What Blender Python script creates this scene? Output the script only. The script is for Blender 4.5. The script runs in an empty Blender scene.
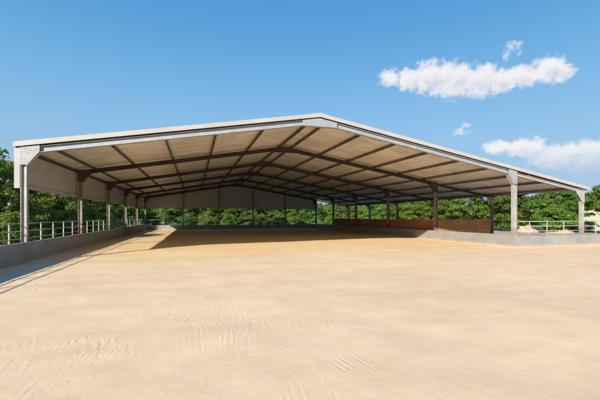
import bpy, math, random
import numpy as np
from mathutils import Vector, noise
R = math.radians
C = bpy.context.scene.collection
rng = np.random.default_rng(7)
random.seed(7)

# ------------------------------------------------------------------ dimensions (metres)
UL, UR, UO = -5.72, 16.32, 21.28          # column lines: left, right, lean-to
V0, BAY, NF = 14.57, 6.325, 6             # first frame, bay, frames
V1 = V0 + BAY * (NF - 1)
UM = (UL + UR) / 2                        # ridge
SL = 0.173                                # roof slope
ZRAF, DRAF = 5.925, 0.22                  # rafter top at ridge, rafter depth
ZROOF = 6.11                              # roof top at ridge
def roof_z(u): return ZROOF - SL * abs(u - UM)
def raf_z(u): return ZRAF - SL * abs(u - UM)

# ------------------------------------------------------------------ node helpers
def new_mat(name):
    m = bpy.data.materials.new(name); m.use_nodes = True
    nt = m.node_tree; nt.nodes.clear()
    out = nt.nodes.new('ShaderNodeOutputMaterial')
    b = nt.nodes.new('ShaderNodeBsdfPrincipled')
    nt.links.new(b.outputs[0], out.inputs[0])
    return m, nt, b
def N(nt, t, **kw):
    n = nt.nodes.new(t)
    for k, v in kw.items():
        if k.startswith('in_'):
            key = k[3:]; key = int(key) if key.isdigit() else key
            n.inputs[key].default_value = v
        else: setattr(n, k, v)
    return n
def L(nt, a, b): nt.links.new(a, b)
def mth(nt, op, a, b=None, clamp=False, c=None):
    n = nt.nodes.new('ShaderNodeMath'); n.operation = op; n.use_clamp = clamp
    for i, x in enumerate((a, b, c)):
        if x is None: continue
        if isinstance(x, (int, float)): n.inputs[i].default_value = x
        else: nt.links.new(x, n.inputs[i])
    return n.outputs[0]
def smooth(nt, x, lo, hi, a=0., b=1.):
    n = nt.nodes.new('ShaderNodeMapRange'); n.interpolation_type = 'SMOOTHSTEP'
    nt.links.new(x, n.inputs[0])
    for i, v in zip((1, 2, 3, 4), (lo, hi, a, b)): n.inputs[i].default_value = v
    return n.outputs[0]
def nz(nt, scale, detail=4, rough=.55, vec=None, dist=0.):
    n = N(nt, 'ShaderNodeTexNoise'); n.inputs['Scale'].default_value = scale
    n.inputs['Detail'].default_value = detail; n.inputs['Roughness'].default_value = rough
    n.inputs['Distortion'].default_value = dist
    if vec is None:
        vec = N(nt, 'ShaderNodeTexCoord').outputs['Object']
    L(nt, vec, n.inputs['Vector'])
    return n.outputs['Fac']
def mixc(nt, fac, a, b):
    n = nt.nodes.new('ShaderNodeMix'); n.data_type = 'RGBA'
    if isinstance(fac, (int, float)): n.inputs[0].default_value = fac
    else: nt.links.new(fac, n.inputs[0])
    for i, x in ((6, a), (7, b)):
        if isinstance(x, tuple): n.inputs[i].default_value = (*x[:3], 1)
        else: nt.links.new(x, n.inputs[i])
    return n.outputs[2]
def bump(nt, b, h, dist, strength=1.):
    n = nt.nodes.new('ShaderNodeBump'); n.inputs['Distance'].default_value = dist
    n.inputs['Strength'].default_value = strength
    nt.links.new(h, n.inputs['Height']); nt.links.new(n.outputs[0], b.inputs['Normal'])
def worldvec(nt):
    return N(nt, 'ShaderNodeNewGeometry').outputs['Position']

def plain(name, col, rough=.6, metal=0., var=.12, scale=3., grain=None, spec=.4):
    m, nt, b = new_mat(name)
    w = worldvec(nt)
    f = nz(nt, scale, 6, .6, w)
    lo = tuple(c * (1 - var * 1.3) for c in col); hi = tuple(min(1, c * (1 + var)) for c in col)
    L(nt, mixc(nt, smooth(nt, f, .3, .7), lo, hi), b.inputs['Base Color'])
    b.inputs['Roughness'].default_value = rough; b.inputs['Metallic'].default_value = metal
    b.inputs['Specular IOR Level'].default_value = spec
    if grain: bump(nt, b, nz(nt, grain[0], 5, .6, w), grain[1])
    return m

# ------------------------------------------------------------------ materials
M = {}
M['galv'] = None
def steel_mat():
    m, nt, b = new_mat('galvanised_steel')
    w = worldvec(nt)
    v = N(nt, 'ShaderNodeTexVoronoi'); v.inputs['Scale'].default_value = 28; L(nt, w, v.inputs['Vector'])
    f = mth(nt, 'ADD', mth(nt, 'MULTIPLY', v.outputs['Color'], .25), mth(nt, 'MULTIPLY', nz(nt, 2.2, 6, .65, w), .75))
    c = mixc(nt, smooth(nt, f, .25, .75), (.24, .245, .262), (.33, .337, .355))
    L(nt, c, b.inputs['Base Color'])
    b.inputs['Metallic'].default_value = .12; b.inputs['Roughness'].default_value = .6
    return m
M['galv'] = steel_mat()
def column_mat(name, lo, hi, foot_amt):
    # weathered galvanised column; mottled brown climbing from its foot
    m, nt, b = new_mat(name)
    w = worldvec(nt)
    f = nz(nt, 2.5, 6, .65, w)
    c = mixc(nt, smooth(nt, f, .3, .7), lo, hi)
    sep = N(nt, 'ShaderNodeSeparateXYZ'); L(nt, w, sep.inputs[0])
    hgt = mth(nt, 'ADD', sep.outputs['Z'], mth(nt, 'MULTIPLY', mth(nt, 'SUBTRACT', nz(nt, 5., 5, .7, w), .5), .9))
    foot_mask = smooth(nt, hgt, .8, 1.25, foot_amt, 0.)
    c2 = mixc(nt, foot_mask, c, mixc(nt, nz(nt, 14, 5, .7, w), (.13, .045, .02), (.30, .13, .06)))
    L(nt, c2, b.inputs['Base Color'])
    b.inputs['Metallic'].default_value = .15; b.inputs['Roughness'].default_value = .6
    return m
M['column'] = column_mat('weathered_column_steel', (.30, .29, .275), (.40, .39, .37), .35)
M['column_in'] = column_mat('brown_column_steel', (.19, .15, .12), (.29, .24, .20), .85)  # inner columns: same steel, darkened to stand for shade under the roof
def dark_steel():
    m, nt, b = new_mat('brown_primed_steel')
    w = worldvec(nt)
    c = mixc(nt, smooth(nt, nz(nt, 1.8, 6, .65, w), .3, .7), (.032, .020, .015), (.058, .038, .028))  # near-black brown carries the shade on steel under the roof
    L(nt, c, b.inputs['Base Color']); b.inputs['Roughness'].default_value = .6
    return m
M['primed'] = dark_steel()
def sheet(name, a, bcol, rough=.45):
    m, nt, b = new_mat(name)
    w = worldvec(nt)
    big = nz(nt, .45, 5, .6, w); fine = nz(nt, 3.0, 6, .65, w)
    f = mth(nt, 'ADD', mth(nt, 'MULTIPLY', big, .6), mth(nt, 'MULTIPLY', fine, .4))
    L(nt, mixc(nt, smooth(nt, f, .35, .65), a, bcol), b.inputs['Base Color'])
    b.inputs['Roughness'].default_value = rough
    bump(nt, b, nz(nt, .9, 3, .5, w), .02)
    return m
def roof_mat():
    m, nt, b = new_mat('roof_sheet_lining')
    w = worldvec(nt)
    mp = N(nt, 'ShaderNodeMapping'); mp.inputs['Scale'].default_value = (.35, 1., 1.); L(nt, w, mp.inputs[0])
    f = mth(nt, 'ADD', mth(nt, 'MULTIPLY', nz(nt, .55, 5, .6, w), .45), mth(nt, 'MULTIPLY', nz(nt, 2.2, 6, .65, mp.outputs[0]), .55))
    c = mixc(nt, smooth(nt, f, .33, .67), (.54, .505, .475), (.83, .795, .76))
    # damp stains under the sheet laps
    c = mixc(nt, smooth(nt, nz(nt, 1.1, 6, .7, mp.outputs[0]), .56, .72, 0, .5), c, (.38, .34, .30))
    L(nt, c, b.inputs['Base Color']); b.inputs['Metallic'].default_value = .15; b.inputs['Roughness'].default_value = .42
    bump(nt, b, mth(nt, 'ADD', nz(nt, .8, 3, .5, w), mth(nt, 'MULTIPLY', nz(nt, 3.1, 3, .5, mp.outputs[0]), .3)), .06)
    return m
M['roof'] = roof_mat()
M['purlin'] = plain('purlin_steel', (.15, .118, .09), .6, var=.3, scale=1.5)
M['clad'] = sheet('grey_cladding_sheet', (.34, .335, .335), (.43, .425, .425))
M['trim'] = plain('cream_flashing', (.37, .345, .325), .45, var=.05, scale=1.2)
M['bolt'] = plain('bolt_steel', (.12, .12, .12), .5, .5)
def concrete(name, a, bc, sc=1.3):
    m, nt, b = new_mat(name)
    w = worldvec(nt)
    f = mth(nt, 'ADD', mth(nt, 'MULTIPLY', nz(nt, sc, 8, .7, w), .6), mth(nt, 'MULTIPLY', nz(nt, 14, 4, .6, w), .4))
    c = mixc(nt, smooth(nt, f, .36, .64), a, bc)
    mp = N(nt, 'ShaderNodeMapping'); mp.inputs['Scale'].default_value = (3, 3, .35); L(nt, w, mp.inputs[0])
    c = mixc(nt, smooth(nt, nz(nt, 1.6, 5, .7, mp.outputs[0]), .55, .75, 0, .22), c, tuple(x * .6 for x in a))
    sz = N(nt, 'ShaderNodeSeparateXYZ'); L(nt, w, sz.inputs[0])
    sp = smooth(nt, mth(nt, 'ADD', sz.outputs['Z'], mth(nt, 'MULTIPLY', mth(nt, 'SUBTRACT', nz(nt, 4.5, 6, .7, w), .5), .5)), .0, .2, .7, 0.)
    c = mixc(nt, sp, c, (.40, .30, .19))                     # sand kicked up against the foot
    L(nt, c, b.inputs['Base Color']); b.inputs['Roughness'].default_value = .85
    bump(nt, b, nz(nt, 40, 5, .7, w), .006)
    return m
M['wall'] = concrete('precast_concrete', (.21, .20, .195), (.285, .27, .26))
M['slab'] = concrete('concrete_apron', (.22, .215, .22), (.31, .30, .305), .5)
M['rail'] = plain('galvanised_rail', (.33, .33, .29), .5, .2, var=.15, scale=5)
def wood(name, a, bc, along='X'):
    m, nt, b = new_mat(name)
    w = worldvec(nt)
    mp = N(nt, 'ShaderNodeMapping'); L(nt, w, mp.inputs[0])
    mp.inputs['Scale'].default_value = (.6, .6, 9)
    g = nz(nt, 2.2, 7, .7, mp.outputs[0], .6)
    c = mixc(nt, smooth(nt, g, .3, .72), a, bc)
    c = mixc(nt, smooth(nt, nz(nt, .9, 3, .5, w), .35, .7, 0, .4), c, tuple(x * .6 for x in a))
    L(nt, c, b.inputs['Base Color']); b.inputs['Roughness'].default_value = .75
    bump(nt, b, g, .006)
    return m
M['board'] = wood('red_brown_boarding', (.31, .11, .046), (.47, .175, .072))  # shaded copy of the boarding wood, toned redder
M['lit_board'] = wood('orange_brown_boarding', (.36, .145, .036), (.50, .22, .06))  # sunlit copy of the same wood, sun warmth put into its colour
M['bark'] = plain('bark', (.10, .075, .055), .95, var=.4, scale=6, grain=(18, .04))
M['earth'] = plain('heaped_sand', (.50, .36, .24), .95, var=.18, scale=2.5, grain=(9, .1))
M['render'] = plain('pale_render', (.52, .50, .38), .85, var=.06, scale=1., grain=(30, .004))
M['tile'] = plain('weathered_roof_tile', (.30, .24, .19), .8, var=.2, scale=3)

def leaf_mat(name, a, bc, trans=.48):
    m, nt, b = new_mat(name)
    at = N(nt, 'ShaderNodeAttribute', attribute_name='leaf_tone')
    c = mixc(nt, at.outputs['Fac'], a, bc)
    oi = N(nt, 'ShaderNodeObjectInfo')
    hs = N(nt, 'ShaderNodeHueSaturation'); L(nt, c, hs.inputs['Color'])
    L(nt, mth(nt, 'ADD', .476, mth(nt, 'MULTIPLY', oi.outputs['Random'], .045)), hs.inputs['Hue'])
    L(nt, mth(nt, 'ADD', .80, mth(nt, 'MULTIPLY', oi.outputs['Random'], .5)), hs.inputs['Value'])
    L(nt, hs.outputs[0], b.inputs['Base Color'])
    b.inputs['Roughness'].default_value = .5; b.inputs['Specular IOR Level'].default_value = .35
    t = N(nt, 'ShaderNodeBsdfTranslucent')
    hs2 = N(nt, 'ShaderNodeHueSaturation'); L(nt, hs.outputs[0], hs2.inputs['Color'])
    hs2.inputs['Hue'].default_value = .48; hs2.inputs['Value'].default_value = 1.3
    L(nt, hs2.outputs[0], t.inputs['Color'])
    mx = N(nt, 'ShaderNodeMixShader'); mx.inputs[0].default_value = trans
    L(nt, b.outputs[0], mx.inputs[1]); L(nt, t.outputs[0], mx.inputs[2])
    out = [n for n in nt.nodes if n.type == 'OUTPUT_MATERIAL'][0]
    L(nt, mx.outputs[0], out.inputs[0])
    return m
M['leaf'] = leaf_mat('broad_leaves', (.065, .14, .024), (.235, .325, .055))
M['leaf_dark'] = leaf_mat('dark_leaves', (.055, .13, .025), (.185, .28, .05))
M['leaf_lime'] = leaf_mat('lime_leaves', (.10, .165, .024), (.25, .32, .06))

def sand_mat():
    m, nt, b = new_mat('riding_sand')
    w = worldvec(nt)
    # colour: damp and dry patches, fine grain, dark specks of fibre
    big = nz(nt, .22, 5, .6, w); mid = nz(nt, 1.7, 6, .65, w); fine = nz(nt, 60, 4, .7, w)
    mp0 = N(nt, 'ShaderNodeMapping'); mp0.inputs['Scale'].default_value = (.25, 1., 1.); mp0.inputs['Rotation'].default_value = (0, 0, R(12)); L(nt, w, mp0.inputs[0])
    streak = nz(nt, .9, 5, .6, mp0.outputs[0])
    f = mth(nt, 'ADD', mth(nt, 'MULTIPLY', big, .35), mth(nt, 'ADD', mth(nt, 'MULTIPLY', mid, .3), mth(nt, 'MULTIPLY', streak, .35)))
    c = mixc(nt, smooth(nt, f, .36, .64), (.625, .44, .268), (.75, .55, .352))
    c = mixc(nt, mth(nt, 'MULTIPLY', smooth(nt, fine, .3, .75), .35), c, (.76, .60, .42))
    c = mixc(nt, smooth(nt, nz(nt, 23, 3, .6, w), .70, .76, 0, .55), c, (.25, .17, .10))
    # from the roof front inwards the colour blends to a warmer, more orange tone
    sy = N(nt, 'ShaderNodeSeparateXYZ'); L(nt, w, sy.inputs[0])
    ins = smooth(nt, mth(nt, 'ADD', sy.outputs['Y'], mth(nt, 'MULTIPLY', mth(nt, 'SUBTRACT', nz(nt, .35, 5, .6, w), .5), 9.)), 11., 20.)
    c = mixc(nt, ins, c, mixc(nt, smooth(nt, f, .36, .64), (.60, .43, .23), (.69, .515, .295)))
    L(nt, c, b.inputs['Base Color'])
    b.inputs['Roughness'].default_value = .95; b.inputs['Specular IOR Level'].default_value = .15
    # harrow tine marks: each voronoi cell carries its own direction of ridges
    flat = N(nt, 'ShaderNodeVectorMath', operation='MULTIPLY'); flat.inputs[1].default_value = (1, 1, 0); L(nt, w, flat.inputs[0])
    wob = N(nt, 'ShaderNodeTexNoise'); wob.inputs['Scale'].default_value = 1.3; wob.inputs['Detail'].default_value = 3; L(nt, flat.outputs[0], wob.inputs['Vector'])
    def ridges(scale, spacing, off, prob):
        add = N(nt, 'ShaderNodeVectorMath', operation='ADD'); L(nt, flat.outputs[0], add.inputs[0]); add.inputs[1].default_value = (off, off * .7, 0)
        vo = N(nt, 'ShaderNodeTexVoronoi', voronoi_dimensions='2D'); vo.inputs['Scale'].default_value = scale
        L(nt, add.outputs[0], vo.inputs['Vector'])
        sp = N(nt, 'ShaderNodeSeparateColor'); L(nt, vo.outputs['Color'], sp.inputs[0])
        d = N(nt, 'ShaderNodeVectorMath', operation='SUBTRACT'); L(nt, add.outputs[0], d.inputs[0]); L(nt, vo.outputs['Position'], d.inputs[1])
        ro = N(nt, 'ShaderNodeVectorRotate', rotation_type='Z_AXIS'); L(nt, d.outputs[0], ro.inputs['Vector'])
        L(nt, mth(nt, 'ADD', mth(nt, 'MULTIPLY', sp.outputs[0], .62), -.28), ro.inputs['Angle'])
        s = N(nt, 'ShaderNodeSeparateXYZ'); L(nt, ro.outputs[0], s.inputs[0])
        x = mth(nt, 'ADD', s.outputs['X'], mth(nt, 'MULTIPLY', wob.outputs['Fac'], .16))
        x = mth(nt, 'ADD', x, mth(nt, 'MULTIPLY', mth(nt, 'MULTIPLY', s.outputs['Y'], s.outputs['Y']), .14))
        wv = mth(nt, 'SINE', mth(nt, 'MULTIPLY', x, 2 * math.pi / spacing))
        # fade each mark along its length
        st = N(nt, 'ShaderNodeMapping'); st.inputs['Scale'].default_value = (6., 1.0, 1.); L(nt, ro.outputs[0], st.inputs[0])
        brk = mth(nt, 'MULTIPLY', smooth(nt, nz(nt, 1.5, 3, .6, st.outputs[0]), .46, .66), smooth(nt, nz(nt, 1.1, 3, .6, add.outputs[0]), .38, .58))
        rad = smooth(nt, vo.outputs['Distance'], .2, .62, 1., 0.)
        on = smooth(nt, sp.outputs[1], 1 - prob - .05, 1 - prob + .05)
        return mth(nt, 'MULTIPLY', mth(nt, 'MULTIPLY', wv, brk), mth(nt, 'MULTIPLY', rad, on))
    h = mth(nt, 'ADD', ridges(.42, .105, 0., .75), mth(nt, 'MULTIPLY', ridges(.6, .075, 13.7, .65), .7))
    h = mth(nt, 'MULTIPLY', h, .27)
    h = mth(nt, 'ADD', h, mth(nt, 'MULTIPLY', nz(nt, 2.1, 4, .5, w), .55))
    h = mth(nt, 'ADD', h, mth(nt, 'MULTIPLY', nz(nt, 9., 4, .55, w), .28))
    h = mth(nt, 'ADD', h, mth(nt, 'MULTIPLY', nz(nt, 55., 4, .7, w), .11))
    # hoof dents
    vd = N(nt, 'ShaderNodeTexVoronoi', voronoi_dimensions='2D'); vd.inputs['Scale'].default_value = 1.15
    L(nt, flat.outputs[0], vd.inputs['Vector'])
    dent = mth(nt, 'MULTIPLY', smooth(nt, vd.outputs['Distance'], .05, .13, 1, 0), smooth(nt, nz(nt, .5, 2, .5, w), .48, .6))
    h = mth(nt, 'SUBTRACT', h, mth(nt, 'MULTIPLY', dent, .16))
    bump(nt, b, h, .0105)
    return m
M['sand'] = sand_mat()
def grass_mat():
    m, nt, b = new_mat('meadow_ground')
    w = worldvec(nt)
    c = mixc(nt, smooth(nt, nz(nt, .35, 7, .65, w), .35, .65), (.045, .07, .02), (.11, .12, .045))
    c = mixc(nt, smooth(nt, nz(nt, .11, 4, .5, w), .60, .70, 0, .5), c, (.26, .23, .14))
    L(nt, c, b.inputs['Base Color']); b.inputs['Roughness'].default_value = 1.
    bump(nt, b, nz(nt, 16, 6, .7, w), .08)
    return m
M['grass'] = grass_mat()

# ------------------------------------------------------------------ mesh helpers
class MB:
    def __init__(s): s.v = []; s.f = []
    def add(s, vs, fs):
        o = len(s.v); s.v += [tuple(p) for p in vs]; s.f += [tuple(i + o for i in f) for f in fs]
    def box(s, a, b):
        (x0, y0, z0), (x1, y1, z1) = a, b
        s.add([(x0,y0,z0),(x1,y0,z0),(x1,y1,z0),(x0,y1,z0),(x0,y0,z1),(x1,y0,z1),(x1,y1,z1),(x0,y1,z1)],
              [(0,3,2,1),(4,5,6,7),(0,1,5,4),(1,2,6,5),(2,3,7,6),(3,0,4,7)])
    def prism(s, poly, axis, a, b):
        """poly: 2-D outline; axis 'y': (x,z) swept from y=a to b; 'x': (y,z); 'z': (x,y)."""
        n = len(poly)
        def P(p, t): return {'y': (p[0], t, p[1]), 'x': (t, p[0], p[1]), 'z': (p[0], p[1], t)}[axis]
        vs = [P(p, a) for p in poly] + [P(p, b) for p in poly]
        fs = [tuple(range(n))[::-1], tuple(range(n, 2 * n))] + [(i, (i + 1) % n, n + (i + 1) % n, n + i) for i in range(n)]
        s.add(vs, fs)
    def ibeam(s, p0, p1, ddir, depth, width, tf=.018, tw=.012):
        """I-section from p0 to p1; ddir = direction of the section's depth."""
        p0, p1 = Vector(p0), Vector(p1); ax = (p1 - p0).normalized()
        d = Vector(ddir); d = (d - ax * d.dot(ax)).normalized(); w = ax.cross(d)
        h, b, c = depth / 2, width / 2, tw / 2
        sec = [(-h,-b),(-h,b),(-h+tf,b),(-h+tf,c),(h-tf,c),(h-tf,b),(h,b),(h,-b),(h-tf,-b),(h-tf,-c),(-h+tf,-c),(-h+tf,-b)]
        n = 12
        vs = [p0 + d * x + w * y for x, y in sec] + [p1 + d * x + w * y for x, y in sec]
        fs = [(i, (i + 1) % n, n + (i + 1) % n, n + i) for i in range(n)]
        for o in (0, n):
            fs += [(o+0,o+1,o+2,o+11),(o+11,o+2,o+3,o+10),(o+10,o+3,o+4,o+9),(o+9,o+4,o+5,o+8),(o+8,o+5,o+6,o+7)]
        s.add(vs, fs)
    def tube(s, p0, p1, r0, r1=None, n=10, caps=True):
        r1 = r0 if r1 is None else r1
        p0, p1 = Vector(p0), Vector(p1); ax = (p1 - p0).normalized()
        a = ax.orthogonal().normalized(); b = ax.cross(a)
        vs = []
        for p, r in ((p0, r0), (p1, r1)):
            vs += [p + (a * math.cos(2*math.pi*i/n) + b * math.sin(2*math.pi*i/n)) * r for i in range(n)]
        fs = [(i, (i+1) % n, n + (i+1) % n, n + i) for i in range(n)]
        if caps: fs += [tuple(range(n))[::-1], tuple(range(n, 2*n))]
        s.add(vs, fs)
    def mesh(s, name, mat, smoothed=False):
        me = bpy.data.meshes.new(name); me.from_pydata(s.v, [], s.f); me.update()
        import bmesh
        bm = bmesh.new(); bm.from_mesh(me); bmesh.ops.recalc_face_normals(bm, faces=bm.faces); bm.to_mesh(me); bm.free()
        me.materials.append(mat)
        if smoothed:
            for p in me.polygons: p.use_smooth = True
        return me
    def build(s, name, mat, parent=None, bevel=0., smoothed=False, loc=None):
        """vertices are world coordinates unless loc is given"""
        o = bpy.data.objects.new(name, s.mesh(name, mat, smoothed)); C.objects.link(o)
        place(o, parent, loc)
        if bevel:
            bv = o.modifiers.new('bevel', 'BEVEL'); bv.width = bevel; bv.segments = 2; bv.limit_method = 'ANGLE'
        return o
WORLD = {}                                   # world location of each object built
def place(o, parent, loc=None):
    wl = Vector(loc) if loc is not None else None
    if wl is None:                           # move the origin to the middle of the base, keep vertices in the world
        vs = o.data.vertices
        xs = [v.co.x for v in vs]; ys = [v.co.y for v in vs]; zs = [v.co.z for v in vs]
        wl = Vector(((min(xs)+max(xs))/2, (min(ys)+max(ys))/2, min(zs)))
        for v in vs: v.co -= wl
    pl = WORLD.get(parent.name, Vector()) if parent else Vector()
    if parent: o.parent = parent
    o.location = wl - pl; WORLD[o.name] = wl
def empty(name, loc):
    o = bpy.data.objects.new(name, None); C.objects.link(o); o.location = loc; o.empty_display_size = .5
    WORLD[o.name] = Vector(loc); return o
def tag(o, label=None, cat=None, group=None, kind=None):
    for k, v in (('label', label), ('category', cat), ('group', group), ('kind', kind)):
        if v: o[k] = v
    return o
def dup(o, wloc, parent=None, rz=None, scale=None):
    c = o.copy(); C.objects.link(c)
    pl = WORLD.get(parent.name, Vector()) if parent else Vector()
    c.parent = parent; c.location = Vector(wloc) - pl; WORLD[c.name] = Vector(wloc)
    if rz is not None: c.rotation_euler.z = rz
    if scale is not None: c.scale = scale
    return c

# ------------------------------------------------------------------ ground
def grid_sheet(name, xs, ys, zf, mat):
    xs, ys = np.array(xs), np.array(ys)
    vs = [(x, y, zf(x, y)) for y in ys for x in xs]; nx = len(xs)
    fs = [(j*nx+i, j*nx+i+1, (j+1)*nx+i+1, (j+1)*nx+i) for j in range(len(ys)-1) for i in range(nx-1)]
    me = bpy.data.meshes.new(name); me.from_pydata(vs, [], fs); me.update(); me.materials.append(mat)
    for p in me.polygons: p.use_smooth = True
    o = bpy.data.objects.new(name, me); C.objects.link(o); return o
WIN = UL + .25                               # inner face of the left wall
RIN = UR - .27                               # inner face of the right wall
VW = V0 - .35                                # front face of the return wall
VB = V1 - .15                                # inner face of the back wall
mb = MB()
g = grid_sheet('ground', np.linspace(-1200, 1200, 9), np.linspace(-1200, 1200, 9), lambda x, y: -.06, M['grass'])
tag(g, kind='structure')
def sand_z(x, y):
    return ((.034) * (noise.noise((x * .23, y * .23, 3.1))) + (.012) * noise.noise((x * .9, y * .9, 7.7)) + (.006) * noise.noise((x * 2.6, y * 2.6, 1.7))
            + .07 * math.exp(-max(0, x - WIN) / .22) * (.55 + .6 * noise.noise((y * .7, 0, 2.2))) + (.06 * math.exp(-max(0, RIN - x) / .2) * (.5 + .6 * noise.noise((y * .8, 5, 2.2))) if y > VW else .06 * math.exp(-(VW - y) / .2) * (.5 + .6 * noise.noise((x * .8, 9, 2.2))) if x > RIN else 0))
ys1 = list(np.arange(-8, 0, .5)) + list(np.arange(0, 9, .10)) + list(np.arange(9, VW + .05, .25)) + [VW + .05]
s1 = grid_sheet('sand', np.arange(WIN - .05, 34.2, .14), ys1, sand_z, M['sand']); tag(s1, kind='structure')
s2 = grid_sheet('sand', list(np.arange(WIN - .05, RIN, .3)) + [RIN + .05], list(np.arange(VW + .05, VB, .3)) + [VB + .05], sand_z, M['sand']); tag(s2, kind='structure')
mb = MB(); mb.box((RIN + .16, VW + .16, -.3), (24.2, V1 + .3, .03)); mb.box((-6.7, V1 + .03, -.3), (24.2, V1 + 2.6, .022))
tag(mb.build('concrete_floor', M['slab']), kind='structure')

M['yard'] = plain('dry_dirt_yard', (.42, .33, .22), .95, var=.2, scale=.8, grain=(14, .03))
mb = MB(); mb.box((24.3, 8, -.3), (39.5, 60, -.02)); tag(mb.build('yard', M['yard']), kind='structure')
# clods and small stones lying on the sand
mb = MB()
for i in range(230):
    v = random.uniform(2.2, 14) if i > 90 else random.uniform(2.2, 7)
    u = random.uniform(max(WIN + .1, -2.2 * v), min(20, 1.3 * v + 2))
    r = random.choice((.005, .006, .008, .009, .012)) * random.uniform(.8, 1.3)
    z = sand_z(u, v) + r * .3
    pts = []
    for k in range(5):
        a = 2 * math.pi * k / 5 + random.uniform(-.3, .3); q = r * random.uniform(.7, 1.2)
        pts.append((u + q * math.cos(a), v + q * math.sin(a), z - r * .4))
    top = (u + random.uniform(-.3, .3) * r, v + random.uniform(-.3, .3) * r, z + r * random.uniform(.5, .9))
    mb.add(pts + [top], [(k, (k + 1) % 5, 5) for k in range(5)])
tag(mb.build('sand_clods', M['earth'], smoothed=False), kind='stuff')
bpy.data.objects['sand_clods']['label'] = 'small dark clods and stones scattered on the sand'

# ------------------------------------------------------------------ the shelter
shed = empty('riding_shelter', (UM, (V0 + V1) / 2, 0))
tag(shed, 'open-sided steel riding shelter with a shallow pitched roof and lean-to aisle', 'shelter')

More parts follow.
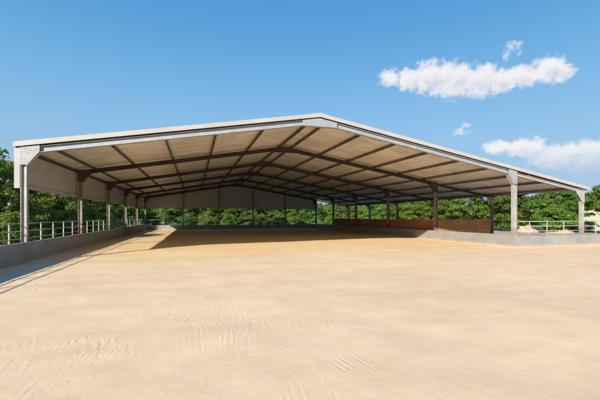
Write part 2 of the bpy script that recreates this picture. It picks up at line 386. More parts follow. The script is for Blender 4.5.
BOLT = []
def bolts(parent, pts, y):
    for (u, z) in pts:
        if not BOLT:
            b = MB(); b.tube((0, 0, 0), (0, -.014, 0), .0125, n=6); BOLT.append(b.build('bolt', M['bolt'], parent, loc=(u, y, z)))
        else: dup(BOLT[0], (u, y, z), parent)
def haunch_poly(line):
    if line == 'L':
        a = UL - .065
        return [(a, 3.42), (UL + .14, 3.42), (UL + .52, raf_z(UL + .55) - .205), (UL + .52, raf_z(UL + .52) + .01), (a, raf_z(a) + .01)]
    if line == 'R':
        a = UR + .096
        return [(a, 3.34), (UR - .115, 3.34), (UR - .48, raf_z(UR - .48) - .215), (UR - .48, raf_z(UR - .48) + .005), (a, raf_z(a) + .005)]
for k in range(NF):
    v = V0 + k * BAY
    front = (k == 0)
    cm = M['column'] if front else M['column_in']; rm = M['galv'] if front else M['primed']  # inner frames take the shade-darkened steel tones
    # left column
    b = MB(); b.ibeam((UL + .03, v, -.2), (UL + .03, v, raf_z(UL) - .03), (1, 0, 0), .18, .15)
    col = b.build('column', cm, shed)
    b = MB(); b.box((UL - .2, v - .17, .02), (UL + .13, v + .17, .045)); b.build('base_plate', M['galv'], col)
    b = MB(); b.prism(haunch_poly('L'), 'y', v - .112, v - .100)
    b.prism([(UL + .13, 3.40), (UL + .15, 3.40), (UL + .53, raf_z(UL + .55) - .21), (UL + .51, raf_z(UL + .55) - .20)], 'y', v - .1, v + .1)
    h = b.build('haunch_plate', rm, col)
    if front: bolts(h, [(UL - .01 + .09 * i, 3.50 + .13 * j) for i in range(2) for j in range(2)] + [(UL - .01, 3.86), (UL + .1, 3.98), (UL + .25, 3.93), (UL + .42, 3.98), (UL + .16, 3.84)], v - .112)
    # main right column
    b = MB(); b.ibeam((UR, v, -.2), (UR, v, raf_z(UR) - .03), (1, 0, 0), .19, .2)
    col = b.build('column', cm, shed)
    b = MB(); b.box((UR - .13, v - .17, .03), (UR + .2, v + .17, .055)); b.build('base_plate', M['galv'], col)
    b = MB(); b.prism(haunch_poly('R'), 'y', v - .122, v - .112)
    b.prism([(UR - .105, 3.32), (UR - .125, 3.32), (UR - .49, raf_z(UR - .48) - .22), (UR - .47, raf_z(UR - .48) - .21)], 'y', v - .11, v + .11)
    h = b.build('haunch_plate', rm, col)
    if front: bolts(h, [(UR - .05 + .09 * i, 3.42 + .12 * j) for i in range(2) for j in range(2)] + [(UR - .3, 3.85), (UR - .12, 3.82)], v - .122)
    # lean-to column
    ztop = raf_z(UO) - .1
    b = MB(); b.ibeam((UO, v, -.2), (UO, v, ztop - .02), (1, 0, 0), .17, .18)
    col = b.build('column', cm, shed)
    b = MB(); b.prism([(UO + .086, 2.42), (UO - .086, 2.42), (UO - .55, ztop - .06), (UO - .55, ztop + .06), (UO + .086, ztop - .04)], 'y', v - .112, v - .100)
    b.build('knee_brace', cm, col)
    # rafters
    h = DRAF / 2; c = 1 / math.cos(math.atan(SL))
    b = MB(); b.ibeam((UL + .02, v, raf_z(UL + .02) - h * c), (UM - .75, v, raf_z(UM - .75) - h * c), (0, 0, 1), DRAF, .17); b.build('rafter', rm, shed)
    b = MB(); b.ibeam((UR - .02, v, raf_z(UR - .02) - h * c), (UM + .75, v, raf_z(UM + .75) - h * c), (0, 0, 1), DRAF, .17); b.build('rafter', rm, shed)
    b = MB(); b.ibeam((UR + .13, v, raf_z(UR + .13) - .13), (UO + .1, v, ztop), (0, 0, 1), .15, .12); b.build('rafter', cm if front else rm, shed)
    # apex piece: deeper, with a flat soffit
    zb = raf_z(UM - .75) - .225
    b = MB(); b.prism([(UM - .78, zb), (UM + .78, zb), (UM + .78, raf_z(UM + .78)), (UM, ZRAF), (UM - .78, raf_z(UM - .78))], 'y', v - .010, v + .010)
    b.box((UM - .79, v - .085, zb - .016), (UM + .79, v + .085, zb))
    for sg in (-1, 1):
        e = UM + sg * .78
        b.box((e - .012, v - .085, zb), (e + .012, v + .085, raf_z(e)))
        b.prism([(UM, ZRAF), (e, raf_z(e)), (e, raf_z(e) - .018), (UM, ZRAF - .018)], 'y', v - .085, v + .085)
    if front: b.prism([(UM - .80, zb - .01), (UM + .80, zb - .01), (UM + .80, raf_z(UM + .80)), (UM, ZRAF + .004), (UM - .80, raf_z(UM - .80))], 'y', v - .104, v - .092)
    ap = b.build('apex_plate', rm, shed)
    if front: bolts(ap, [(UM + d, zb + z) for d, z in ((-.45, .2), (-.38, .09), (.35, .2), (.42, .1), (.62, .12), (.66, .2), (-.66, .1))], v - .104)

# dark strips painting in the shaded gap over the front rafters, behind the barge boards
for ue in (UL, UO):
    b = MB(); b.prism([(UM, ZRAF + .002), (ue, raf_z(ue) + .002), (ue, roof_z(ue) - .048), (UM, ZROOF - .048)], 'y', V0 - .02, V0 + .02)
    b.build('closure_strip', M['primed'], shed)
# purlins, continuous along the building
pur = []
pur += [UM - d for d in (.28, 2.3, 4.4, 6.45, 8.5, 10.4)]
pur += [UM + d for d in (.47, 2.37, 4.3, 6.2, 8.15, 10.05, 11.95, 13.85, 15.75)]
for u in pur:
    z0 = raf_z(u) + .003; sg = 1 if u > UM else -1; zt = roof_z(u) - .052
    if u > UR + .2: z0 = zt - .14
    b = MB()
    b.box((u - .012, V0 - .10, z0), (u + .012, V1 + .2, zt))
    n = len(b.f)
    b.box((u - .012, V0 - .10, z0 - .002), (u + .06, V1 + .2, z0 + .012))
    o = b.build('purlin', M['purlin'], shed); o.data.materials.append(M['primed'])
    for p in o.data.polygons[n:]: p.material_index = 1       # the dark bottom lip
# roof sheets with standing seams
def roof_side(u0, u1, name):
    b = MB(); t = .045
    ya, yb = V0 - .112, V1 + .26
    b.add([(u0, ya, roof_z(u0)), (u1, ya, roof_z(u1)), (u1, yb, roof_z(u1)), (u0, yb, roof_z(u0)),
           (u0, ya, roof_z(u0) - t), (u1, ya, roof_z(u1) - t), (u1, yb, roof_z(u1) - t), (u0, yb, roof_z(u0) - t)],
          [(0,1,2,3),(4,7,6,5),(0,4,5,1),(1,5,6,2),(2,6,7,3),(3,7,4,0)])
    for y in np.arange(ya + .5, yb, 1.0):
        b.prism([(u0, roof_z(u0) - .003), (u1, roof_z(u1) - .003), (u1, roof_z(u1) + .03), (u0, roof_z(u0) + .03)], 'y', y - .02, y + .02)
        b.prism([(u0, roof_z(u0) - t + .003), (u1, roof_z(u1) - t + .003), (u1, roof_z(u1) - t - .006), (u0, roof_z(u0) - t - .006)], 'y', y - .012, y + .012)
    return b.build(name, M['roof'], shed)
UE0, UE1 = UL - .25, UO + .45
roof_side(UM - .02, UE0, 'roof_sheet'); roof_side(UM + .02, UE1, 'roof_sheet')
b = MB()
b.prism([(UM - .3, roof_z(UM - .3) + .034), (UM, ZROOF + .036), (UM + .3, roof_z(UM + .3) + .034), (UM + .3, roof_z(UM + .3) + .046), (UM, ZROOF + .05), (UM - .3, roof_z(UM - .3) + .046)], 'y', V0 - .15, V1 + .28)
b.build('ridge_cap', M['trim'], shed)
# barge boards (verge flashings), front and back
for y0, y1 in ((V0 - .16, V0 - .116), (V1 + .265, V1 + .31)):
    for ue in (UE0, UE1):
        b = MB(); hi, lo = .032, -.138
        b.prism([(UM, ZROOF + hi), (ue, roof_z(ue) + hi), (ue, roof_z(ue) + lo), (UM, ZROOF + lo)], 'y', y0, y1)
        b.build('barge_board', M['trim'], shed)
# eave gutter flashing
b = MB(); z = roof_z(UE1); b.box((UE1 + .003, V0 - .11, z - .12), (UE1 + .03, V1 + .26, z + .02)); b.build('eave_flashing', M['trim'], shed)
# left side cladding with shallow ribs, and its front corner trim
US = UL - .19
b = MB(); zt = roof_z(US) - .05
b.box((US - .02, V0 - .072, 2.62), (US, V1 + .2, zt))
for y in np.arange(V0 + .3, V1, 1.05): b.box((US - .026, y - .03, 2.622), (US - .0205, y + .03, zt - .005)); b.box((US + .0005, y - .012, 2.622), (US + .005, y + .012, zt - .005))
b.build('side_cladding', M['clad'], shed)
b = MB(); b.box((US - .05, V0 - .094, 2.60), (US + .118, V0 - .077, roof_z(US) - .17)); b.box((US - .05, V0 - .074, 2.60), (US - .0265, V0 + .06, roof_z(US) - .175))
b.build('corner_trim', M['trim'], shed)
for z in (2.66,):
    b = MB(); b.box((US + .006, V0, z), (UL - .125, V1, z + .07)); b.build('side_rail', M['clad'], shed)
b = MB(); b.box((US + .008, V0 - .06, raf_z(UL) - .1), (UL - .125, V1 + .1, raf_z(UL) + .02)); b.build('eave_beam', M['primed'], shed)
# back gable cladding and posts
b = MB(); y0 = V1 + .17
b.prism([(UL - .15, 2.66), (UR + .12, 2.66), (UR + .12, roof_z(UR) - .06), (UM, ZROOF - .06), (UL - .15, roof_z(UL) - .06)], 'y', y0, y0 + .02)
for u in np.arange(UL + .5, UR, 1.05):
    b.box((u - .012, y0 - .005, 2.665), (u + .012, y0 - .0005, roof_z(u) - .09))
b.build('gable_cladding', M['clad'], shed)
for i in range(1, 5):
    u = UL + (UR - UL) * i / 5
    b = MB(); b.ibeam((u, V1 + .04, -.1), (u, V1 + .04, raf_z(u) - .24), (0, 1, 0), .2, .16); b.build('gable_post', M['column_in'], shed)

# ------------------------------------------------------------------ kick walls
HL, HR, HB = .73, .645, .58
def wall_mesh(a, b_, step, face):
    """long precast wall, panel joints every few metres"""
    mb = MB(); (x0, y0), (x1, y1), h = a, b_, step
    n = max(1, round((y1 - y0 if face == 'x' else x1 - x0) / 3.16)); g = .006
    for i in range(n):
        if face == 'x': mb.box((x0, y0 + (y1 - y0) * i / n + g, -.15), (x1, y0 + (y1 - y0) * (i + 1) / n - g, h))
        else: mb.box((x0 + (x1 - x0) * i / n + g, y0, -.15), (x0 + (x1 - x0) * (i + 1) / n - g, y1, h))
    return mb
o = wall_mesh((UL + .13, -8), (WIN, V1 + .1), HL, 'x').build('kick_wall', M['wall'], bevel=.012)
tag(o, 'long shaded grey concrete kick wall below the left rail fence', 'low wall')
o = wall_mesh((RIN, VW), (RIN + .14, V1 + .1), HR, 'x').build('kick_wall', M['wall'], bevel=.012)
tag(o, 'grey concrete kick wall below the red brown boarding on the right', 'low wall')
o = wall_mesh((WIN + .005, VB), (RIN - .005, VB + .14), HB, 'y').build('kick_wall', M['wall'], bevel=.012)
tag(o, 'concrete kick wall across the far end beneath the gable cladding', 'low wall')
o = wall_mesh((RIN + .146, VW), (33.5, VW + .14), HR - .06, 'y').build('kick_wall', M['wall'], bevel=.012)
tag(o, 'sunlit pale concrete kick wall facing the open sand below the right rail fence', 'low wall')

# ------------------------------------------------------------------ rail fences
def fence(p, q, spacing, zs, first, label, base=0., r=.018, pr=.027):
    p, q = Vector((*p, 0)), Vector((*q, 0)); ln = (q - p).length; d = (q - p).normalized()
    root = empty('rail_fence', p); tag(root, label, 'fence')
    for z in zs:
        b = MB(); b.tube(p + Vector((0, 0, z)), q + Vector((0, 0, z)), r, n=8); b.build('rail', M['rail'], root, smoothed=True)
    t = first; proto = None
    while t < ln:
        at = p + d * t
        if proto is None:
            b = MB(); b.tube((0, 0, -.1), (0, 0, zs[0] + .03), pr, n=10); proto = b.build('post', M['rail'], root, smoothed=True, loc=at)
        else: dup(proto, at, root)
        t += spacing
    return root
fence((UL - .16, -7), (UL - .16, V1 + .2), 1.272, (1.36, 1.09, .82), (13.95 + 7) % 1.272, 'long three rail galvanised fence behind the left kick wall')
fence((UR + .16, V0 + .17), (33., V0 + .17), 1.27, (1.34, 1.08, .82), 1.12, 'pale three rail fence standing behind the sunlit right kick wall')
f3 = fence((-6.8, V1 + 2.4), (12., V1 + 2.4), 2.6, (1.2, .8), .4, 'distant two rail fence beyond the far end of the shelter')

# ------------------------------------------------------------------ timber boarding
def boarding(name, label, segs, ztop, zbot, mat, axis, c0, c1, postmat, n_planks=5):
    root = empty(name, (segs[0], c0, 0) if axis == 'y' else (c0, segs[0], 0)); tag(root, label, 'boarding')
    for a, bb in zip(segs[:-1], segs[1:]):
        b = MB(); hh = (ztop - zbot) / n_planks
        for i in range(n_planks):
            z0, z1 = zbot + i * hh + .004, zbot + (i + 1) * hh - .004
            if axis == 'y': b.box((a + .03, c0, z0), (bb - .03, c1, z1))
            else: b.box((c0, a + .03, z0), (c1, bb - .03, z1))
        b.build('board_panel', mat, root, bevel=.004)
    for s in segs:
        b = MB()
        if axis == 'y': b.box((s - .022, c0 - .015, 0.02), (s + .022, c1 + .015, ztop + .02))
        else: b.box((c0 - .02, s - .03, 0.02), (c1 + .02, s + .03, ztop + .02))
        b.build('board_post', postmat, root)
    b = MB()
    if axis == 'y': b.box((segs[0] - .03, c0 - .012, ztop + .022), (segs[-1] + .03, c1 + .012, ztop + .05))
    else: b.box((c0 - .012, segs[0] - .03, ztop + .022), (c1 + .012, segs[-1] + .03, ztop + .05))
    b.build('top_rail', mat, root)
    return root
VP = V0 + BAY
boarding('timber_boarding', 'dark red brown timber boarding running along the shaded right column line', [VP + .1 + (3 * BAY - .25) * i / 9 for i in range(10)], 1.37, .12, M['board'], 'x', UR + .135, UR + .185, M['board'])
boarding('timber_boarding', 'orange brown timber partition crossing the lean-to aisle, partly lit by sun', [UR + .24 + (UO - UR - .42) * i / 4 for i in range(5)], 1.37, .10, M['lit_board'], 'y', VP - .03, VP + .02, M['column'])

# ------------------------------------------------------------------ trees
def leaf_mesh(name, mat, clumps, per, leaf, seed, flat=.75):
    """clumps: (x,y,z,r). Many small bent leaves gathered in clumps."""
    rg = np.random.default_rng(seed)
    V, F, T = [], [], []; n = 0
    for (cx, cy, cz, r) in clumps:
        m = int(per * (r ** 2) + 20)
        d = rg.normal(size=(m, 3)); d /= np.linalg.norm(d, axis=1)[:, None]
        d[:, 2] = np.where(d[:, 2] < -.35, -d[:, 2], d[:, 2])
        rad = r * (rg.random(m) ** .45)
        p = np.array((cx, cy, cz)) + d * rad[:, None] * np.array((1, 1, flat))
        tone0 = rg.random() * .45
        nrm = d * .6 + rg.normal(size=(m, 3)) * .55 + np.array((0, 0, .45)); nrm /= np.linalg.norm(nrm, axis=1)[:, None]
        a = np.cross(nrm, rg.normal(size=(m, 3))); a /= np.linalg.norm(a, axis=1)[:, None]
        bq = np.cross(nrm, a)
        s = leaf * (.6 + .8 * rg.random(m))[:, None]
        droop = np.array((0, 0, -.25)) * s
        q = np.stack([p - a * s, p + bq * s * .5, p + a * s + droop, p - bq * s * .5], 1)
        V.append(q.reshape(-1, 3)); T.append(np.repeat(np.clip(tone0 + rg.random(m) * .55, 0, 1), 4))
        F.append(np.arange(m * 4).reshape(-1, 4) + n); n += m * 4
    V = np.concatenate(V); F = np.concatenate(F); T = np.concatenate(T).astype(np.float32)
    me = bpy.data.meshes.new(name)
    me.vertices.add(len(V)); me.vertices.foreach_set('co', V.astype(np.float32).ravel())
    me.loops.add(F.size); me.loops.foreach_set('vertex_index', F.astype(np.int32).ravel())
    me.polygons.add(len(F)); me.polygons.foreach_set('loop_start', np.arange(0, F.size, 4, dtype=np.int32))
    me.update(); me.validate()
    at = me.attributes.new('leaf_tone', 'FLOAT', 'POINT'); at.data.foreach_set('value', T)
    me.materials.append(mat)
    return me
def crown_clumps(h, base, rad, n, seed, cr=(.45, .95), top=.75):
    rg = np.random.default_rng(seed); out = []
    cz = (h + base) / 2; hz = (h - base) / 2
    lob = rg.random(6) * 2 * math.pi
    for i in range(n):
        th = rg.random() * 2 * math.pi; zz = rg.uniform(-.95, .98)
        w = math.sqrt(max(0, 1 - zz * zz)) ** (top if zz > 0 else .6)
        k = rg.uniform(.55, 1.05) if rg.random() < .8 else rg.uniform(.15, .6)
        k *= 1 + .2 * math.sin(3 * th + lob[0]) + .13 * math.sin(5 * th + lob[1] + 2 * zz)
        r = rg.uniform(*cr)
        out.append((rad * w * k * math.cos(th) * .9, rad * w * k * math.sin(th) * .9, cz + hz * zz * rg.uniform(.88, 1.) - r * .2, r))
    return out
def trunk_mesh(name, h, base, rad, seed):
    rg = np.random.default_rng(seed); b = MB()
    pts = [Vector((0, 0, -.15))]; k = 5
    for i in range(1, k + 1): pts.append(Vector((rg.normal() * .07 * i / 2, rg.normal() * .07 * i / 2, h * .8 * i / k)))
    r = .035 * h
    for i in range(k): b.tube(pts[i], pts[i + 1], r * (1 - .8 * i / k) * (1.35 if i == 0 else 1), r * (1 - .8 * (i + 1) / k), 9)
    for i in range(12):
        j = rg.integers(1, k + 1); th = rg.random() * 2 * math.pi
        p = pts[j]; ln = rad * rg.uniform(.4, .62)
        m_ = p + Vector((math.cos(th) * ln * .5, math.sin(th) * ln * .5, ln * .3)); e = m_ + Vector((math.cos(th + .3) * ln * .5, math.sin(th + .3) * ln * .5, ln * .35))
        m_.z = min(m_.z, h * .82); e.z = min(e.z, h * .86)
        b.tube(p, m_, r * .42, r * .28, 6); b.tube(m_, e, r * .28, r * .1, 6)
    return b.mesh(name, M['bark'], True)
KIND = {}
for key, mat, h, base, rad, n, per, leaf, sd, top in (
    ('a', 'leaf', 6.0, .25, 2.9, 190, 560, .095, 11, .8), ('b', 'leaf_dark', 6.4, .2, 2.6, 190, 560, .09, 23, 1.6),
    ('c', 'leaf_lime', 5.2, .2, 2.6, 165, 560, .09, 37, 1.0), ('d', 'leaf', 5.6, .15, 3.0, 190, 560, .095, 53, 1.3),
    ('e', 'leaf', 4.5, 2.1, 2.3, 90, 560, .09, 67, .8)):
    KIND[key] = (trunk_mesh('trunk', h, base, rad, sd), leaf_mesh('crown', M[mat], crown_clumps(h, base, rad, n, sd, (.28, .72), top), per, leaf, sd))
for key, mat, h, rad, n, sd in (('s', 'leaf_dark', 2.3, 1.5, 34, 71), ('t', 'leaf', 2.0, 1.4, 30, 83)):
    KIND[key] = (trunk_mesh('stem', h * .8, .1, rad, sd), leaf_mesh('foliage', M[mat], crown_clumps(h, .1, rad, n, sd, (.3, .6)), 420, .085, sd))
def plant(kind, u, v, sc, label, group=None, rz=None, zs=1.):
    shrub = kind in 'st'
    root = empty('shrub' if shrub else 'broadleaf_tree', (u, v, -.06))
    tag(root, label, 'shrub' if shrub else 'tree', group)
    for nm, me in zip(('stem', 'foliage') if shrub else ('trunk', 'crown'), KIND[kind]):
        o = bpy.data.objects.new(nm, me); C.objects.link(o); o.parent = root
    root.scale = (sc, sc, sc * zs); root.rotation_euler.z = random.uniform(0, 6.28) if rz is None else rz
    return root
G1, G2, G3 = 'trees behind the left fence', 'trees beyond the far gable end', 'trees along the right side of the shelter'
# left row
for a in (('c', -13.2, 23.6, 1.24, 'leafy tree at the left picture edge, its top left of the white corner trim'),
          ('d', -13.8, 31.4, 1.08, 'dark leafy tree just right of the front left column under the side cladding'),
          ('c', -12.6, 39.6, 1.15, 'bright leafy tree seen left of the second left column'),
          ('c', -12.0, 46.8, 1.15, 'yellow green tree seen just right of the second left column'),
          ('d', -11.6, 54.0, 1.0, 'green tree seen between the third and fourth left columns'),
          ('c', -11.0, 61.5, 1.05, 'lime green tree seen between the two rearmost left columns')):
    plant(*a, group=G1)
# back rows
for a in (('a', -5.5, 60.0, .95, 'tree at the left end of the far gable opening, beside the rear left column'),
          ('c', -1.2, 61.5, 1.0, 'yellow green tree seen left of the first far gable post'),
          ('c', 2.6, 60.0, 1.1, 'yellow green tree seen right of the first far gable post'),
          ('a', 7.2, 60.5, 1.0, 'mid green tree behind the second far gable post'),
          ('c', 11.0, 59.5, 1.05, 'lime green tree seen left of the third far gable post'),
          ('d', 15.0, 60.0, 1.0, 'broad green tree seen right of the third far gable post'),
          ('b', 19.4, 60.2, .95, 'dark tree seen right of the fourth far gable post'),
          ('c', 24.5, 62., .72, 'small yellow green tree beyond the rear right corner, with sky above it')):
    plant(*a, group=G2)
# right row
for a in (('c', 30.5, 64.0, .95, 'yellow green tree above the far end of the dark boarding'),
          ('a', 31.5, 57.5, 1.0, 'green tree above the dark boarding left of the third right column'),
          ('b', 32.5, 51.0, .95, 'dark tree above the dark boarding right of the third right column'),
          ('c', 33.2, 46.5, .98, 'light green tree left of the second right column above the boarding'),
          ('a', 33.6, 41.5, 1.0, 'bushy green tree above the left end of the orange partition'),
          ('a', 34.2, 36.2, 1.05, 'bushy green tree above the right end of the orange partition'),
          ('d', 34.6, 31.2, 1.0, 'green tree behind the front right column'),
          ('a', 35.0, 26.2, .8, 'broad green tree right of the front right column, above the sand heap'),
          ('b', 47.5, 34.0, .8, 'more distant dark tree left of the corner column of the lean-to'),
          ('e', 36.5, 22.6, 1.0, 'green tree at the right picture edge in front of the pale building')):
    plant(*a, group=G3)
# far wood closing the view all round beyond the trees
def far_wood():
    rg = np.random.default_rng(5); cl = []
    for az in np.arange(-75, 80, .55):
        a = R(az + rg.uniform(-.25, .25)); D = rg.uniform(112, 128); top = 6.2 + 1.6 * noise.noise((az * .13, 0, 4)) + .9 * noise.noise((az * .6, 3, 4))
        for z in np.arange(.5, top, 1.15): cl.append((D * math.sin(a) + rg.uniform(-1, 1), D * math.cos(a) + rg.uniform(-2, 2), z + rg.uniform(-.4, .4), rg.uniform(1.1, 1.8)))
    me = leaf_mesh('far_wood', M['leaf_dark'], cl, 26, .42, 9, .9)
    o = bpy.data.objects.new('far_wood', me); C.objects.link(o); tag(o, 'far belt of woodland beyond the trees round the arena', kind='stuff')
far_wood()
# shrubs
for i, a in enumerate((('t', -9.2, 17.4, 1.0, 'green shrub behind the rail fence at the left picture edge'),
          ('t', -9.0, 21.6, .95, 'green shrub behind the rail fence beside the front left column'),
          ('s', -9.3, 25.6, 1.0, 'dark shrub behind the left fence, first to the right of the front column'),
          ('t', -9.0, 30.0, 1.05, 'green shrub behind the left fence, just left of the second column'),
          ('s', -9.2, 35.0, 1.05, 'dark shrub behind the left fence, between the second and third columns'),
          ('t', -8.8, 41.0, 1.0, 'green shrub behind the left fence, beyond the third column'))):
    plant(*a, group='shrubs behind the left fence')
for a in (('t', -4.4, 53.8, .95, 'green shrub beyond the far wall, right of the rear left column'),
          ('s', -.9, 54.4, .95, 'dark shrub beyond the far wall, just right of the first gable post'),
          ('t', 5.2, 54.5, 1.05, 'green shrub beyond the far wall, between the first two gable posts'),
          ('s', 9.4, 54.6, 1.0, 'dark shrub beyond the far wall, right of the second gable post'),
          ('t', 13.0, 54.2, 1.0, 'green shrub beyond the far wall, left of the fourth gable post'),
          ('s', 16.6, 55.0, 1.15, 'dark round shrub beyond the far wall, right of the fourth gable post'),
          ('t', 22.4, 55.5, .95, 'green shrub beyond the far right corner column')):
    plant(*a, group='shrubs beyond the far wall')
for a in (('s', 42.0, 30.4, .9, 'low dark shrub left of the lean-to corner column, seen through the fence'),
          ('t', 39.5, 27.9, .62, 'small green shrub left of the lean-to corner column'),
          ('t', 42.0, 28.0, .62, 'green shrub beside the pale building, right of the corner column')):
    plant(*a, group='shrubs by the pale building')

# ------------------------------------------------------------------ heaps and the pale building
def heap(u, v, ru, rv, h, seed, name, label):
    n = 28; vs = []; 
    for j in range(n):
        for i in range(n):
            x, y = -1.15 + 2.3 * i / (n - 1), -1.15 + 2.3 * j / (n - 1)
            r = math.hypot(x, y); z = max(0, 1 - r ** 2.2) * h * (1 + .75 * noise.noise((x * 2.5, y * 2.5, seed)))
            z += .06 * h * noise.noise((x * 8, y * 8, seed)) if r < 1 else -.05
            vs.append((u + x * ru, v + y * rv, z - .04))
    b = MB(); b.add(vs, [(j*n+i, j*n+i+1, (j+1)*n+i+1, (j+1)*n+i) for j in range(n-1) for i in range(n-1)])
    return tag(b.build(name, M['earth'], smoothed=True), label, 'heap')
heap(34.0, 28.6, 1.3, 1.2, .62, 2., 'sand_heap', 'tan sand heap beyond the fence, just right of the front right column')
heap(35.2, 26.2, 1.5, 1.1, .6, 5., 'sand_heap', 'lower tan sand heap beyond the fence, right of the taller heap')

bl = empty('outbuilding', (51.8, 26.5, -.06)); tag(bl, 'pale rendered outbuilding behind the corner column at the right edge', 'building')
B0, B1, B2, B3 = 45.6, 58., 22., 31.
b = MB(); b.prism([(B2, -.1), (B3, -.1), (B3, 3.0), ((B2+B3)/2, 4.3), (B2, 3.0)], 'x', B0, B1); b.build('wall', M['render'], bl)
for sg in (0, 1):
    e = B2 - .3 if sg == 0 else B3 + .3; m_ = (B2 + B3) / 2; s_ = 1.3 / 4.5
    b = MB(); b.prism([(m_, 4.33), (e, 4.33 - abs(e - m_) * s_), (e, 4.45 - abs(e - m_) * s_), (m_, 4.45)], 'x', B0 - .3, B1 + .3); b.build('roof', M['tile'], bl)

# ------------------------------------------------------------------ sky, clouds and sun
ELEV = math.atan2(1, math.hypot(1.46, 1.6))
SUND = Vector((-1.46, -1.6, 1)).normalized()            # towards the sun
w = bpy.data.worlds.new('World'); bpy.context.scene.world = w; w.use_nodes = True
nt = w.node_tree; nt.nodes.clear()
out = nt.nodes.new('ShaderNodeOutputWorld'); bg = nt.nodes.new('ShaderNodeBackground'); L(nt, bg.outputs[0], out.inputs[0])
sky = nt.nodes.new('ShaderNodeTexSky'); sky.sky_type = 'NISHITA'; sky.sun_disc = False
sky.sun_elevation = ELEV; sky.sun_rotation = math.atan2(SUND.x, SUND.y)
sky.air_density = 1.0; sky.dust_density = .6; sky.ozone_density = 3.0
SKY_STRENGTH = .10
bg.inputs['Strength'].default_value = SKY_STRENGTH
tc = nt.nodes.new('ShaderNodeTexCoord')
sx = nt.nodes.new('ShaderNodeSeparateXYZ'); L(nt, tc.outputs['Generated'], sx.inputs[0])
az = mth(nt, 'MULTIPLY', mth(nt, 'ARCTAN2', sx.outputs['X'], sx.outputs['Y']), 180 / math.pi)
el = mth(nt, 'MULTIPLY', mth(nt, 'ARCSINE', sx.outputs['Z']), 180 / math.pi)
# cloud density as a node group over (azimuth, elevation) in degrees: soft lobes broken up by noise
CL = [  # az, el, half width, half height, weight
    (31.5, 21.0, 2.75, 1.65, 1.05), (34.3, 20.4, 3.57, 2.05, 1.1), (37.2, 20.5, 4.02, 2.96, 1.2), (40.7, 19.6, 4.65, 3.18, 1.2), (44.0, 18.9, 3.88, 2.73, 1.2), (46.5, 18.6, 3.21, 2.3, 1.15), (49.2, 18.7, 3.27, 2.11, 1.15), (51.9, 18.9, 2.85, 2.16, 1.2), (53.6, 18.3, 1.89, 1.53, 1), (48.0, 22.3, 2.39, 1.32, 0.40), (47.3, 21.1, 1.34, 1.1, 0.38), (41.4, 12.4, 2.03, 0.85, 0.5), (41.9, 13.2, 0.94, 0.7, 0.55), (46.2, 9.8, 2.73, 1.25, 1.1), (49.5, 9.4, 3.47, 1.74, 1.15), (53.4, 7.9, 5.27, 2.32, 1.05), (56.9, 7.4, 4.78, 3.2, 1.1), (61.8, 6.5, 4.91, 3.43, 1.1), (95, 14, 12, 4, 1.0), (120, 9, 16, 4, 0.9), (160, 16, 12, 4, 0.9), (-120, 12, 15, 4, 0.8)]
grp = bpy.data.node_groups.new('cloud_density', 'ShaderNodeTree')
grp.interface.new_socket('Vec', in_out='INPUT', socket_type='NodeSocketVector')
grp.interface.new_socket('Density', in_out='OUTPUT', socket_type='NodeSocketFloat')
gi = grp.nodes.new('NodeGroupInput'); go = grp.nodes.new('NodeGroupOutput')
def build_density(nt):
    v = gi.outputs[0]
    nw = N(nt, 'ShaderNodeTexNoise'); nw.inputs['Scale'].default_value = .55; nw.inputs['Detail'].default_value = 3; L(nt, v, nw.inputs['Vector'])
    off = N(nt, 'ShaderNodeVectorMath', operation='MULTIPLY_ADD'); L(nt, nw.outputs['Color'], off.inputs[0]); off.inputs[1].default_value = (1.3, 1.0, 0); off.inputs[2].default_value = (-.65, -.5, 0)
    vv = N(nt, 'ShaderNodeVectorMath', operation='ADD'); L(nt, v, vv.inputs[0]); L(nt, off.outputs[0], vv.inputs[1])
    acc = None
    for (a, e, hw, hh, wt) in CL:
        s = N(nt, 'ShaderNodeVectorMath', operation='SUBTRACT'); L(nt, vv.outputs[0], s.inputs[0]); s.inputs[1].default_value = (a, e, 0)
        m = N(nt, 'ShaderNodeVectorMath', operation='MULTIPLY'); L(nt, s.outputs[0], m.inputs[0]); m.inputs[1].default_value = (1 / hw, 1 / hh, 0)
        ln = N(nt, 'ShaderNodeVectorMath', operation='LENGTH'); L(nt, m.outputs[0], ln.inputs[0])
        d = smooth(nt, ln.outputs['Value'], 0., 1.25, wt, 0.)
        acc = d if acc is None else mth(nt, 'MAXIMUM', acc, d)
    n1 = nz(nt, .85, 8, .54, v); 
    return mth(nt, 'ADD', acc, mth(nt, 'MULTIPLY', mth(nt, 'SUBTRACT', n1, .5), 1.7)), acc
dn, acc = build_density(grp)
L(grp, mth(grp, 'MULTIPLY', dn, smooth(grp, acc, .02, .2)), go.inputs[0])
cv = N(nt, 'ShaderNodeCombineXYZ'); L(nt, az, cv.inputs[0]); L(nt, el, cv.inputs[1])
g1 = nt.nodes.new('ShaderNodeGroup'); g1.node_tree = grp; L(nt, cv.outputs[0], g1.inputs[0])
cv2 = N(nt, 'ShaderNodeVectorMath', operation='ADD'); L(nt, cv.outputs[0], cv2.inputs[0]); cv2.inputs[1].default_value = (-.5, 1.0, 0)
g2 = nt.nodes.new('ShaderNodeGroup'); g2.node_tree = grp; L(nt, cv2.outputs[0], g2.inputs[0])
alpha = smooth(nt, g1.outputs[0], .16, .88)
shade = smooth(nt, g2.outputs[0], .5, 1.5, 0., 1.)
low = smooth(nt, el, 4.5, 8.2, 1., 0.)
K = 1.0
ccol = mixc(nt, shade, (5.05, 4.95, 5.0), (3.75, 3.95, 4.45))
ccol = mixc(nt, mth(nt, 'MULTIPLY', low, .85), ccol, (2.15, 2.75, 3.75))
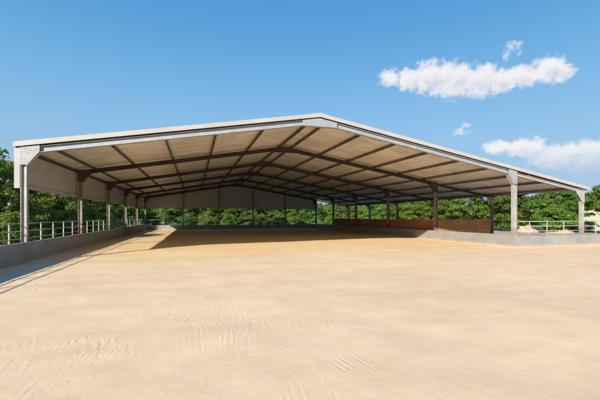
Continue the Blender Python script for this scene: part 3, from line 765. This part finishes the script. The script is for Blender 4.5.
# clear summer blue: the physical sky blended with a plain elevation ramp
rp = nt.nodes.new('ShaderNodeValToRGB'); L(nt, mth(nt, 'DIVIDE', el, 90., True), rp.inputs[0])
cr = rp.color_ramp; cr.interpolation = 'B_SPLINE'
stops = [(0., (.36, .48, .64)), (.09, (.32, .53, .75)), (.175, (.24, .51, .80)), (.30, (.085, .36, .72)), (.5, (.04, .25, .60)), (1., (.025, .16, .45))]
while len(cr.elements) < len(stops): cr.elements.new(.5)
for e, (p, c) in zip(cr.elements, stops): e.position = p; e.color = (*c, 1)
rs = N(nt, 'ShaderNodeVectorMath', operation='SCALE'); L(nt, rp.outputs[0], rs.inputs[0]); rs.inputs['Scale'].default_value = 1 / (SKY_STRENGTH * 1.8)
skyc = nt.nodes.new('ShaderNodeMix'); skyc.data_type = 'RGBA'; skyc.inputs[0].default_value = .90
L(nt, sky.outputs[0], skyc.inputs[6]); L(nt, rs.outputs[0], skyc.inputs[7])
mixw = mixc(nt, mth(nt, 'MULTIPLY', alpha, smooth(nt, el, 5.5, 10.5, .6, .96)), skyc.outputs[2], ccol)
L(nt, mixw, bg.inputs['Color'])

sl = bpy.data.lights.new('sun', 'SUN'); sl.energy = 4.6; sl.angle = R(.8); sl.color = (1., .93, .82)
so = bpy.data.objects.new('sun', sl); C.objects.link(so); so.location = (-20, -20, 30)
so.rotation_euler = SUND.to_track_quat('Z', 'Y').to_euler()

# ------------------------------------------------------------------ camera and render settings
cam = bpy.data.cameras.new('camera'); co = bpy.data.objects.new('camera', cam); C.objects.link(co)
cam.sensor_width = 36; cam.lens = 350.5 / 600 * 36; cam.shift_y = 16.8 / 600
cam.clip_start = .05; cam.clip_end = 5000
co.location = (0, 0, 1.6); co.rotation_euler = (R(90), 0, -.2938)
sc = bpy.context.scene; sc.camera = co
sc.view_settings.view_transform = 'Standard'; sc.view_settings.look = 'None'; sc.view_settings.gamma = 1
sc.view_settings.exposure = .85
sc.cycles.max_bounces = 8; sc.cycles.diffuse_bounces = 5; sc.cycles.transparent_max_bounces = 8
sc.cycles.use_denoising = True
